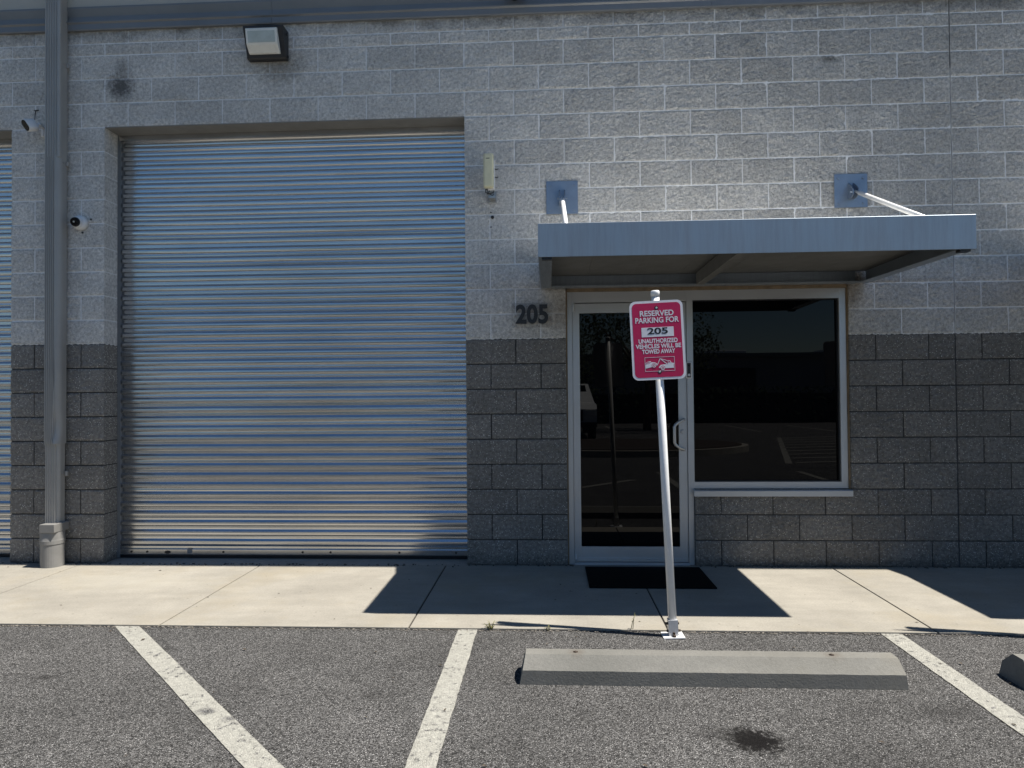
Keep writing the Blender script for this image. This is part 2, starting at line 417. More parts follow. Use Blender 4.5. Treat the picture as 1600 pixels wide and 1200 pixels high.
for z0, z1, odd in courses:
    cuts = {XL, XR, CTRL}
    ops = [o for o in OPEN if o[2] < z0+.01 and o[3] > z0+.01]
    for o in ops: cuts |= {o[0], o[1]}
    k = -22
    while k*BW < XR:
        xx = (k+(0 if odd else .5))*BW
        if XL < xx < XR and all(abs(xx-c) > .02 for c in cuts): cuts.add(round(xx, 5))
        k += 1
    cuts = sorted(cuts)
    for x0, x1 in zip(cuts, cuts[1:]):
        mid = (x0+x1)/2
        if any(o[0] < mid < o[1] for o in ops): continue
        le = any(abs(x0-o[1]) < .001 for o in ops); re_ = any(abs(x1-o[0]) < .001 for o in ops)
        gz = .0048
        gl = 0 if le else (.006 if abs(x0-CTRL) < .001 else .0045); gr = 0 if re_ else (.006 if abs(x1-CTRL) < .001 else .0045)
        jx = rr.uniform(-.0012, .0012); dy = rr.uniform(-.0012, .0012)
        hz = gz if z0 > .01 else 0
        top_open = any(abs(z1-o[2]) < .001 and o[0] < mid < o[1] for o in OPEN)
        bot_open = any(abs(z0-o[3]) < .001 and o[0] < mid < o[1] for o in OPEN)
        split_block(x0+gl+(jx if gl else 0), x1-gr+(jx if gr else 0), z0+(0 if bot_open else hz), z1-(0 if top_open else gz), 1, 1, 0 if (bot_open or z0 < .01) else 1, 0 if top_open else 1, rr.uniform(0, 90), le, re_)
    # bed and head mortar just behind the block faces
    segs = []; cur = XL
    for o in sorted(ops):
        segs.append((cur, o[0]-.003)); cur = o[1]+.003
    segs.append((cur, XR))
    for s0, s1 in segs:
        if s1 <= s0: continue      # two openings side by side leave no wall between them
        for a, c in ([(s0, CTRL-.005), (CTRL+.005, s1)] if s0 < CTRL < s1 else [(s0, s1)]):
            mo.box(a, c, .0050 if z0 > ZP-.01 else .010, .19, z0+.0001, z1-.0001)
wme = bpy.data.meshes.new('wall'); wme.from_pydata(WV, [], WF); wme.materials.append(M_BLOCK)
wall = bpy.data.objects.new('wall', wme); COL.objects.link(wall); wall.parent = bld
mo.build('mortar', M_MORTAR, wall)
for za, zb, cc in ((0, ZP, (.045, .045, .047)), (ZP+.0005, 3.93, (.33, .32, .30)), (3.9305, 22*CH, (.10, .095, .08))):
    MB().box(CTRL-.005, CTRL+.005, .006, .05, za, zb).build('joint_sealant', plain('sealant', cc, .8, 0, .25, 8), wall)
# inner leaf behind the block face so no light leaks; jamb and head linings of the openings
b = MB(); TOP = 5.6
b.box(XL, -3.861, .2, .4, 0, 22.2*CH); b.box(-.8128+.0, 0, .197, .4, 0, 18*CH-.001)
b.box(7.5*BW, 9.5*BW, .197, .4, 0, 18*CH-.001); b.box(9.5*BW+.002, 12*BW, .197, .4, 11*CH, 18*CH-.001)
b.box(12*BW+.002, 15*BW-.002, .197, .4, 0, 3*CH-.02); b.box(12*BW+.002, 15*BW-.002, .197, .4, 11*CH, 18*CH-.001)
b.box(15*BW, XR, .197, .4, 0, 18*CH-.001); b.box(-3.861, XR, .197, .4, 18*CH+.001, 22.2*CH)
b.build('inner_wall', M_SMOOTH, bld)
b = MB(); b.box(XL, XR, .42, 8, -.1, .0); b.box(XL, XR, 7.9, 8, 0, 5.5); b.build('interior', M_BLKPAINT, bld)
# steel head above each roller door
for x0, x1 in ((-3.861, -.8128), (0, 7.5*BW)):
    b = MB(); b.box(x0+.002, x1-.002, .002, .19, 18*CH-.004, 18*CH+.0025)
    b.build('lintel', plain('lintel_steel', (.23, .225, .21), .6, .1, .12, 5), bld)

# metal trim band and siding above the masonry
b = MB()
ZB = 22*CH
prof = [(.03, ZB+.003), (-.022, ZB+.003), (-.026, ZB+.012), (-.026, ZB+.055), (-.038, ZB+.066), (-.038, ZB+.076), (-.012, ZB+.088), (-.012, ZB+.125),
        (-.030, ZB+.185), (-.030, ZB+.20), (.03, ZB+.20)]
for a, c in ((XL, -4.6), (-4.598, 1.448), (1.45, 5.05), (5.052, 9.9), (9.902, XR)):
    b.prism(prof, 'x', a, c)
b.build('metal_trim', M_TRIM, bld)
b = MB(); prof = [(.02, ZB+.201), (-.02, ZB+.201)]
z = ZB+.201
for i in range(7):
    prof += [(-.02, z+.13), (-.006, z+.14), (-.006, z+.155), (-.02, z+.165)]; z += .165
prof += [(.02, z)]
b.prism(prof, 'x', XL, XR); b.build('metal_siding', M_SIDING, bld)
b = MB(); b.box(XL, XR, -.44, 8, 5.64, 5.72); b.box(XL, XR, -.455, -.42, 5.55, 5.75); b.box(XL, XR, .0, .02, z-.01, 5.64)
b.build('roof_eave', M_TRIM, bld)

# roller doors
def shutter(x0, x1, name_label):
    H = 18*CH; Y = .205; b = MB(); p = .0812; z = .105; pts = []
    rz = random.Random(int(x0*10)+50)
    while z < H+.02:
        t = rz.uniform(-.0006, .0006)
        pts += [(Y+.012, z), (Y+.012, z+.0008), (Y+.002+t, z+.0085), (Y+t, z+.011), (Y-.0008+t, z+.024), (Y+t, z+.036), (Y+.002, z+.039), (Y+.0115, z+.052), (Y+.0125, z+.055), (Y+.0118-t, z+.067), (Y+.0125, z+.0795)]
        z += p
    NX = 10; xs = [x0-.02+(x1-x0+.04)*i/NX for i in range(NX+1)]
    rows = []
    for (y, zz) in pts:
        rows.append([b.bm.verts.new((x, y+.003*math.sin(x*1.7+zz*2.1)+.002*math.sin(x*3.9-zz*5), zz)) for x in xs])
    for A, B in zip(rows, rows[1:]):
        for i in range(NX): b.bm.faces.new((A[i], A[i+1], B[i+1], B[i]))
    cur = b.build('roller_door', M_GALV, bld); cur['label'] = name_label
    b = MB(); b.prism([(Y+.02, .028), (Y-.012, .028), (Y-.014, .034), (Y-.014, .072), (Y-.006, .080), (Y-.010, .084), (Y-.010, .100), (Y+.012, .106), (Y+.02, .106)], 'x', x0+.004, x1-.004)
    b.build('bottom_bar', M_GALV, cur)
    MB().box(x0+.004, x1-.004, Y-.010, Y+.012, .002, .0275).build('rubber_seal', M_BLACK, cur)
    for sx in (x0, x1):
        s = 1 if sx == x0 else -1
        b = MB(); xa, xb = sorted((sx+s*.0015, sx+s*.012)); b.box(xa, xb, Y-.03, Y+.05, 0, H-.001)
        xa, xb = sorted((sx+s*.001, sx+s*.020)); b.box(xa, xb, Y-.018, Y-.014, .0, H-.001)
        b.build('guide_rail', M_TRIM, cur)
    b = MB(); b.prism([(Y-.02, H-.045), (Y-.026, H-.05), (Y-.026, H-.005), (Y+.03, H-.005), (Y+.03, H-.045)], 'x', x0+.012, x1-.012)
    b.build('hood', M_GALV, cur)
    return cur
s1 = shutter(0, 7.5*BW, 'wide galvanised roll up door beside the entrance')
shutter(-3.861, -.8128, 'galvanised roll up door at the left edge beyond the downspout')
# fixings on the bottom bar
for i, x in enumerate((.12, .26, .93, 1.62, 1.86, 2.45, 2.93)):
    b = MB(); b.tube([(x, .191, .053), (x, .186, .053)], .009, 8); b.build('bar_bolt', M_BOLT, s1)
b = MB(); b.tube([(.44, .191, .050), (.44, .187, .050)], .013, 16); o = b.build('badge', M_BLACK, s1)
for v in o.data.vertices: v.co.x = .44+(v.co.x-.44)*2.0
b = MB(); b.box(.615, .655, .186, .191, .040, .085, .001); b.build('latch_plate', M_TRIM, s1)

# storefront frames ---------------------------------------------------------
X0, X1, X2 = 9.5*BW, 12*BW, 15*BW
YF = .030
def bar(b, x0, x1, z0, z1, y0=YF, y1=YF+.11, bev=.0007): b.box(x0, x1, y0, y1, z0, z1, bev)
HZ = 2.205
b = MB(); bar(b, X0+.012, X0+.052, 0, HZ); bar(b, X1-.046, X1-.003, 0, HZ, bev=0)
bar(b, X0+.053, X1-.047, 2.118, HZ); b.build('door_frame', M_ALU, bld)
b = MB(); b.prism([(YF-.02, 0), (YF-.02, .006), (YF+.0, .018), (YF+.10, .018), (YF+.10, 0)], 'x', X0+.053, X1-.047); b.build('threshold', M_ALU, bld)
b = MB()
for xa, xb, za, zb in ((X0+.001, X0+.0115, 0, HZ+.02), (X2-.0105, X2-.001, 3*CH, HZ+.02)): b.box(xa, xb, .018, .12, za, zb)
b.box(X0+.012, X2-.011, .014, .12, HZ+.001, HZ+.0285)
b.build('perimeter_sealant', M_TAN, bld)
# thin angle carried across the head of the opening
MB().box(X0-.06, X2+.12, -.012, .0, 11*CH+.0, 11*CH+.012).build('head_flashing', M_TAN, bld)
DL, DR = X0+.055, X1-.049
b = MB(); YD = YF+.012
bar(b, DL, DL+.056, .022, 2.112, YD, YD+.045); bar(b, DR-.066, DR, .022, 2.112, YD, YD+.045)
bar(b, DL+.0565, DR-.0665, .022, .142, YD, YD+.045); bar(b, DL+.0565, DR-.0665, 2.034, 2.112, YD, YD+.045)
door = b.build('entrance_door', M_ALU, bld)
MB().box(DL+.057, DR-.067, YD+.014, YD+.020, .1425, 2.0335).build('glass', M_GLASS, door)
b = MB(); b.box(DL+.002, DR-.002, YD-.010, YD-.001, .024, .052, .001)
for i in range(8): x = DL+.06+i*.115; b.tube([(x, YD-.001, .062), (x, YD-.004, .062)], .004, 6)
b.build('door_sweep', M_ALU, door)
HX = DR-.030
b = MB(); zt, zb = 1.165, .925
path = [(HX, YD-.001, zt), (HX, YD-.020, zt), (HX-.014, YD-.034, zt-.004), (HX-.052, YD-.052, zt-.022), (HX-.074, YD-.058, zt-.040), (HX-.082, YD-.060, zt-.06),
        (HX-.082, YD-.060, zb+.06), (HX-.074, YD-.058, zb+.040), (HX-.052, YD-.052, zb+.022), (HX-.014, YD-.034, zb+.004), (HX, YD-.020, zb), (HX, YD-.001, zb)]
b.tube(path, .0125, 12); b.build('pull_handle', M_CHROME, door)
b = MB(); b.tube([(HX-.004, YD-.001, 1.066), (HX-.004, YD-.012, 1.066)], [.019, .016], 16); b.tube([(HX-.004, YD-.0121, 1.066), (HX-.004, YD-.016, 1.066)], .010, 12)
b.build('lock_cylinder', M_CHROME, door)
for z0, z1 in ((2.045, 2.125), (.012, .085)):
    b = MB(); b.box(X0+.0525, X0+.075, YF-.009, YF+.004, z0, z1, .003); b.tube([(X0+.064, YF-.012, z0+.01), (X0+.064, YF-.012, z1-.01)], .006, 10)
    b.build('pivot_hinge', M_ALU, door)
# window
b = MB(); WL, WR = X1-.0025, X2-.012
bar(b, WR-.052, WR, .612, HZ); bar(b, WL, WR-.0525, .612, .664, bev=0); bar(b, WL, WR-.0525, 2.126, HZ, bev=0)
bar(b, WL, WL+.006, .6645, 2.1255, y0=YF+.002, bev=0)
win = b.build('window', M_ALU, bld)
MB().box(WL+.007, WR-.053, YF+.045, YF+.052, .6645, 2.1255).build('glass', M_GLASS, win)
b = MB()
for q in ((WR-.062, WR-.0535, .673, 2.117), (WL+.0065, WL+.012, .673, 2.117)): b.box(q[0], q[1], YF+.02, YF+.0445, q[2], q[3])
b.box(WL+.0065, WR-.0535, YF+.02, YF+.0445, .6648, .672); b.box(WL+.0065, WR-.0535, YF+.02, YF+.0445, 2.118, 2.1252)
b.build('glazing_gasket', M_BLACK, win)
b = MB(); b.prism([(-.028, .556), (-.028, .598), (-.022, .603), (.06, .610), (.06, .6), (-.02, .556)], 'x', X1-.012, X2-.001)
b.build('window_sill', M_ALU, bld)

# ------------------------------------------------------------------ entrance canopy
def canopy(x0, x1, label):
    W = x1-x0; P = 1.40; zb, zt = 2.208, 2.412
    r = empty('entrance_canopy', (x0, 0, 0), label, 'canopy', 'flat metal canopies over the unit entrances')
    def C(pts): return pts
    b = MB()   # front channel: web with top and bottom flange turned in
    b.prism([(-P, zb), (-P, zt-.002), (-P+.002, zt), (-P+.07, zt), (-P+.07, zt-.008), (-P+.008, zt-.008), (-P+.008, zb+.008), (-P+.014, zb+.008), (-P+.014, zb)], 'x', 0, W)
    f = b.build('fascia', M_CAN, r)
    for xs, s in ((.0, 1), (W, -1)):
        b = MB(); a = [(xs+s*.001, zb+.004), (xs+s*.001, zt-.001), (xs+s*.085, zt-.001), (xs+s*.085, zt-.009), (xs+s*.009, zt-.009), (xs+s*.009, zb+.012), (xs+s*.085, zb+.012), (xs+s*.085, zb+.004)]
        b.prism([(p[0], p[1]) for p in a], 'y', -P+.016, -.014)
        # the back end sits a little higher than the front
        for v in b.bm.verts:
            v.co.z += .02*(P+v.co.y)/P
        b.build('side_channel', M_CAN, r)
    b = MB(); b.prism([(-.095, zb+.022), (-.095, zb+.032), (-.012, zb+.032), (-.012, zt+.0), (-.002, zt), (-.002, zb+.022)], 'x', .088, W-.088)
    b.build('wall_channel', M_CAN, r)
    b = MB(); b.box(W*.476, W*.476+.06, -P+.016, -.1, zb+.022, zb+.115); 
    b.build('cross_beam', M_DECK, r)
    # deck pans
    N = 7; xs = [.010+(W-.02)*i/N for i in range(N+1)]
    b = MB()
    for a, c in zip(xs, xs[1:]):
        b.box(a+.0006, c-.0006, -P+.010, -.013, zt-.082, zt-.078)
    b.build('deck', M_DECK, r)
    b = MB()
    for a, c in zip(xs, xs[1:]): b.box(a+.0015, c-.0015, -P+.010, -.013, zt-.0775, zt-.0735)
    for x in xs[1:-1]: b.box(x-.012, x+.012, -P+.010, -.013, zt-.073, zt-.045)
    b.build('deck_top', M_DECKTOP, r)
    for xs_ in (.022, W-.085):
        b = MB(); b.box(xs_, xs_+.062, -P+.0155, -P+.06, zb-.012, zb+.003); b.build('drain_outlet', M_BLACK, r)
    # wall plates with clevis and tie rod
    for xp in (.18, W-.11):
        b = MB(); b.box(xp-.128, xp+.128, -.012, -.003, 2.835, 3.103, .0015)
        pl = b.build('wall_plate', M_PLATE, r)
        for dx in (-.095, .095):
            for dz in (-.10, .10): b = MB(); b.tube([(xp+dx, -.012, 2.969+dz), (xp+dx, -.022, 2.969+dz)], .010, 6); b.build('plate_bolt', M_PLATE, pl)
        b = MB()
        for dx in (-.024, .016): b.prism([(-.0125, 2.90), (-.0125, 3.03), (-.06, 3.0), (-.105, 2.955), (-.105, 2.915), (-.06, 2.90)], 'x', xp+dx, xp+dx+.008)
        b.tube([(xp-.04, -.085, 2.94), (xp+.04, -.085, 2.94)], .008, 8)
        b.build('clevis', M_PLATE, pl)
        b = MB(); A = Vector((xp, -.082, 2.945)); B = Vector((xp, -1.28, 2.375))
        b.tube([A, A.lerp(B, .06), A.lerp(B, .065), B], [.010, .010, .017, .017], 12); b.build('tie_rod', M_WHITE, r)
        b = MB(); b.prism([(-1.33, 2.413), (-1.22, 2.413), (-1.25, 2.36), (-1.30, 2.36)][::-1], 'x', xp-.02, xp-.012); b.prism([(-1.33, 2.413), (-1.22, 2.413), (-1.25, 2.36), (-1.30, 2.36)][::-1], 'x', xp+.012, xp+.02)
        for v in b.bm.verts: v.co.z -= .02
        b.build('rod_lug', M_PLATE, r)
    return r
canopy(3.660, 6.232, 'flat grey metal canopy over the glass entrance and window')
canopy(7.505, 10.08, 'flat grey metal canopy over the next unit, right of the photo')

# ------------------------------------------------------------------ downspout
ds = empty('downspout', (-.37, -.09, 0), 'tall grey rectangular downspout with a dent, between the two roll up doors', 'downspout')
def pipe_section(z0, z1, dent=False, ribs=True):
    """rectangular pipe, front face finely fluted, rounded right corner"""
    def ring(z):
        k = 0; tw = 0
        if dent:
            k = -.6*math.exp(-((z-1.0)/.05)**2)+.75*math.exp(-((z-1.16)/.10)**2)
            k2 = math.exp(-((z-1.25)/.28)**2)
            tw = .026*k2
        pts = []
        xl, xr, yf, yb = -.066, .064, -.052, .043
        n = 11; ch = .040 if dent else .016      # the lower length is squashed: its right front corner is broad and round
        for i in range(n*2):
            x = xl+.004+(xr-ch-.004-xl)*i/(n*2-1)
            pts.append((x, yf+(.008 if (i//2) % 2 and ribs else 0)+k*.024*max(0, (x+.02)/.06)))
        for q in range(6):
            a = math.radians(90*q/5); pts.append((xr-ch+math.sin(a)*ch-tw*(.5-q*.08), yf+(1-math.cos(a))*ch*1.2+k*(.022-q*.003)))
        pts += [(xr, yb-.004), (xr-.004, yb), (xl+.004, yb), (xl, yb-.004), (xl, yf+.004)]
        return [(x, y, z) for x, y in pts]
    b = MB(); zs = [z0+(z1-z0)*i/80 for i in range(81)] if dent else [z0, z1]
    rings = [[b.bm.verts.new(p) for p in ring(z)] for z in zs]
    for A, B in zip(rings, rings[1:]):
        for i in range(len(A)): b.bm.faces.new((A[i], A[(i+1) % len(A)], B[(i+1) % len(A)], B[i]))
    b.bm.faces.new(rings[0][::-1]); b.bm.faces.new(rings[-1]); return b
pipe_section(3.38, 5.55).build('upper_pipe', M_PIPE, ds)
pipe_section(1.0, 3.395, True).build('middle_pipe', M_PIPE, ds, loc=(0, 0, 0)).scale = (.985, .985, 1)
lo = pipe_section(.30, 1.06, False); 
for v in lo.bm.verts:
    if v.co.x > .02 and v.co.y < 0: v.co.y += (v.co.x-.02)*.55
lo.build('lower_pipe', M_PIPE, ds, loc=(-.005, .006, 0)).scale = (.87, .87, 1)
for z in (.75, 3.34, 4.17): b = MB(); b.box(.063, .080, .02, .044, z-.02, z+.02, .002); b.tube([(.064, -.005, z), (.070, -.005, z)], .007, 6); b.build('pipe_strap', M_PIPE, ds)
# boot: square collar, square-to-round adapter and round stub
bt = MB(); cx, cy = .085-.0, -.02
N = 32
def sq(t, r, e):   # superellipse ring
    c, s_ = math.cos(t), math.sin(t); return (math.copysign(abs(c)**(2/e), c)*r, math.copysign(abs(s_)**(2/e), s_)*r)
rings = []
for z, r, e in ((-.002, .087, 2), (.185, .087, 2), (.187, .091, 2), (.215, .091, 2.0), (.225, .087, 2.2), (.262, .080, 3), (.31, .070, 8), (.335, .070, 10)):
    rings.append([bt.bm.verts.new((sq(2*math.pi*k/N+.001, r, e)[0], sq(2*math.pi*k/N+.001, r, e)[1]-.035, z)) for k in range(N)])
for A, B in zip(rings, rings[1:]):
    for i in range(N): f = bt.bm.faces.new((A[i], A[(i+1) % N], B[(i+1) % N], B[i])); f.smooth = False
bt.bm.faces.new(rings[0][::-1]); bt.bm.faces.new(rings[-1])
M_BOOT = plain('grey_drain_boot', (.20, .195, .185), .5, 0, .1, 12)
boot = bt.build('drain_boot', M_BOOT, ds)
boot.location.x = -.012
b = MB(); b.box(-.050, .078, -.122, .055, .285, .352, .003); b.box(-.092, -.0505, -.03, .03, .285, .352, .002)
cb = b.build('collar', M_BOOT, boot)
b = MB(); b.tube([(-.068, -.041, .30), (-.068, -.046, .30)], .006, 8); b.tube([(-.068, -.041, .335), (-.068, -.046, .335)], .006, 8); b.build('screws', M_SIGNBK, cb) if False else b.bm.free()
ds.location = (-.372, -.062, 0)
boot.location = (.002, 0, 0)

# ------------------------------------------------------------------ wall pack light
wp = empty('wall_light', (1.42, 0, 4.283), 'black wall pack light with pale prismatic lens, high above the wide roll up door', 'wall light')
b = MB(); b.prism([(-.001, -.120), (-.001, .118), (-.125, .120), (-.140, .110), (-.140, .100), (-.055, -.112), (-.045, -.120)], 'x', -.163, .163)
b.build('housing', M_BLKPAINT, wp)
for x in (-.163, .163):
    for z, y in ((-.095, -.03), (.08, -.05)): b = MB(); b.tube([(x-.010 if x < 0 else x-.004, y, z), (x+.004 if x < 0 else x+.010, y, z)], .012, 8); b.build('housing_screw', M_BLKPAINT, wp)
b = MB(); b.prism([(-.120, .090), (-.150, .087), (-.156, .078), (-.135, -.030), (-.128, -.041), (-.082, -.085), (-.060, -.089)], 'x', -.136, .122)
ln = b.build('lens', M_LENSRIM, wp)
b = MB(); f = [(-.2285, .070), (-.171, -.080)]
b.prism([(-.1570, .060), (-.146, .060), (-.130, -.024), (-.1394, -.024)], 'x', -.118, .104)
b.build('lens_panel', M_LENS, ln)

# flood light at the top edge of the photo
fl = empty('flood_light', (3.47, 0, 4.62), 'small black flood light on a bracket at the top of the wall', 'wall light')
b = MB(); b.box(-.075, .075, -.30, -.22, .0, .16, .01); b.build('lamp_head', M_BLKPAINT, fl)
b = MB()
for s in (-1, 1): b.tube([(s*.085, -.04, -.03), (s*.085, -.24, -.035), (s*.078, -.26, .06)], .006, 6)
b.tube([(-.085, -.2, -.035), (.085, -.2, -.035)], .006, 6); b.tube([(-.085, -.04, -.03), (.085, -.04, -.03)], .006, 6); b.tube([(0, -.03, -.03), (0, -.03, .1), (0, -.22, .1)], .02, 10)
b.build('bracket', M_BLKPAINT, fl)
b = MB(); b.ball((0, -.26, -.003), .05, (1, .8, .35)); b.build('lamp_lens', M_LENSBLK, fl)

# ------------------------------------------------------------------ cameras
dc = empty('dome_camera', (-.198, 0, 2.848), 'round white turret security camera with black eye, right of the downspout', 'security camera')
b = MB(); b.tube([(0, 0, 0), (0, -.022, 0), (0, -.040, -.0), (0, -.045, 0)], [.062, .062, .056, .046], 28); b.build('base', M_WPLASTIC, dc)
b = MB(); b.ball((-.006, -.052, -.002), .046); ey = b.build('eyeball', M_WPLASTIC, dc)
d = Vector((.16, -.95, -.16)).normalized(); c = Vector((-.006, -.052, -.002))
b = MB(); b.tube([c+d*.024, c+d*.046], [.0395, .030], 24); b.build('lens_face', M_LENSBLK, ey)
b = MB(); b.tube([c+d*.0472, c+d*.049], [.008, .007], 12); b.build('lens', M_CHROME, ey)
for x, z in ((.085, .030), (.012, -.080)): b = MB(); b.tube([(x, -.001, z), (x, -.008, z)], .008, 8); b.build('dark_wall_disc', M_BLACK, dc)

bc = empty('bullet_camera', (-.50, 0, 3.645), 'small white capsule camera with black face, left of the downspout', 'security camera')
b = MB(); b.box(-.045, .0, -.012, .0, -.06, .03, .005); b.box(-.045, -.02, -.018, -.011, -.055, .0, .002); b.build('wall_mount', M_WPLASTIC, bc)
b = MB(); b.tube([(-.02, -.012, .01), (-.028, -.045, .028), (-.035, -.07, .02)], .012, 10); b.ball((-.03, -.05, .03), .017); b.build('arm', M_WPLASTIC, bc)
d = Vector((-.34, -.84, -.36)).normalized(); u = Vector((-.45, 0, .9)); u = (u-d*u.dot(d)).normalized(); v = d.cross(u)
def capsule(c0, c1, hw, hh, n=8):
    b = MB(); R = []
    for c, k in ((c0, .85), (c0+(c1-c0)*.08, 1), (c1-(c1-c0)*.08, 1), (c1, .93)):
        ring = []
        for i in range(24):
            a = 2*math.pi*i/24; px = math.cos(a)*hw; py = math.sin(a)*hw+math.copysign(hh-hw, math.sin(a))
            ring.append(b.bm.verts.new(c+v*px*k+u*py*k))
        R.append(ring)
    for A, B in zip(R, R[1:]):
        for i in range(24): f = b.bm.faces.new((A[i], A[(i+1) % 24], B[(i+1) % 24], B[i])); f.smooth = True
    b.bm.faces.new(R[0][::-1]); b.bm.faces.new(R[-1]); return b
c0 = Vector((-.045, -.075, .018)); c1 = c0+d*.085
capsule(c0, c1, .033, .054).build('body', M_WPLASTIC, bc)
capsule(c1+d*.0005, c1+d*.004, .027, .047).build('face_glass', M_LENSBLK, bc)
b = MB(); b.tube([(-.115, -.004, .17), (-.075, -.004, .172)], .004, 6); b.tube([(-.10, -.004, .172), (-.104, -.006, .12), (-.095, -.02, .06), (-.07, -.06, .045)], .003, 6); b.build('cable', M_BLACK, bc)

# ------------------------------------------------------------------ wireless antenna and drill holes
an = empty('wireless_antenna', (3.262, 0, 3.15), 'yellowed cream panel antenna on the wall right of the roll up door', 'antenna')
b = MB(); b.box(-.047, .034, -.165, -.115, -.13, .145, .014); pa = b.build('panel', M_CREAM, an)
MB().box(-.036, .040, -.1145, -.085, -.135, .110, .006).build('back_cover', M_WPLASTIC, an)
MB().box(-.024, .004, -.1658, -.1652, .098, .104).build('printed_mark', M_BLACK, pa)
b = MB(); b.box(-.012, .040, -.085, -.002, -.195, -.14, .003); b.box(-.018, .046, -.010, -.001, -.21, -.12, .001); b.box(-.01, .01, -.09, -.001, .02, .06, .002)
b.build('bracket', M_ZINC, an)
for z in (.035, -.03): b = MB(); b.tube([(.035, -.10, z), (.06, -.10, z-.004), (.068, -.10, z+.002)], .004, 6); b.build('hose_clamp', M_BLACK, an)
b = MB(); b.tube([(-.03, -.12, -.13), (-.034, -.11, -.155), (-.015, -.09, -.158), (-.005, -.08, -.13)], .0045, 8); b.tube([(-.02, -.12, -.13), (-.02, -.1, -.165), (.03, -.088, -.15), (.03, -.09, -.13)], .0045, 8)
b.tube([(0, -.09, -.165), (.02, -.09, -.175), (.032, -.089, -.162)], .003, 6)
b.build('cable', M_BLACK, an)
b = MB(); b.tube([(3.273, -.012, 2.823), (3.273, .001, 2.823)], [.012, .014], 14); b.ball((3.273, -.010, 2.823), .012, (1, .5, 1))  # black disc added to stand in for the dark of a drilled hole
tag(b.build('drill_hole_disc', M_BLACK), 'round black disc standing for a drill hole in the wall below the cream antenna', 'drill hole')
b = MB(); b.tube([(3.238, -.002, 2.843), (3.258, -.005, 2.832), (3.268, -.01, 2.826)], .0022, 6)
tag(b.build('wire_end', M_WPLASTIC), 'short white wire end beside the black drill hole disc', 'wire')
for z in (2.862, 2.742):  # small black discs added in place of drilled holes
    b = MB(); b.tube([(3.260, -.006, z), (3.260, .001, z)], .006, 8)
    tag(b.build('dark_wall_disc', M_BLACK), 'tiny dark disc standing for a drill hole just %s the black drill hole disc' % ('above' if z > 2.8 else 'below'), 'wall anchor', 'small drill holes in the wall')

# ------------------------------------------------------------------ house number
hn = empty('unit_number', (3.588, 0, 2.016), 'black raised 205 digits on a clear plate left of the glass door', 'number sign')
MB().box(-.165, .165, -.022, -.018, -.1, .1, .001).build('clear_plate', M_ACRYL, hn)
text('digits', '205', .205, M_BLKPAINT, hn, (0, -.0255, 0), FRONT, .003, .0075, .84, 1.04)
for x in (-.143, .145):
    b = MB(); b.tube([(x, -.0005, .0), (x, -.026, .0)], .007, 12); b.ball((x, -.026, 0), .0075, (1, .5, 1)); b.build('standoff_screw', M_CHROME, hn)

# doorbell
db = empty('doorbell', (4.842, YF, 1.560), 'slim black video doorbell with round button on the frame between door and window', 'doorbell')
b = MB(); b.box(-.024, .024, -.018, -.0005, -.067, .067, .010); b.build('surround', M_WPLASTIC, db)
b = MB(); b.box(-.0145, .0145, -.0215, -.0182, -.058, .058, .0015); b.build('face', M_BLACK, db)
b = MB(); b.tube([(0, -.0216, -.038), (0, -.024, -.038)], [.011, .010], 18); b.build('button', M_SIGNW, db)
b = MB(); b.tube([(0, -.0216, .038), (0, -.0225, .038)], [.008, .007], 14); b.build('camera_eye', M_LENSBLK, db)

# ------------------------------------------------------------------ door mat
b = MB(); b.box(3.992, 4.885, -.655, -.075, .001, .012, .003)
mt = b.build('door_mat', M_MAT); tag(mt, 'flat black rubber mat on the sidewalk in front of the glass door', 'door mat')

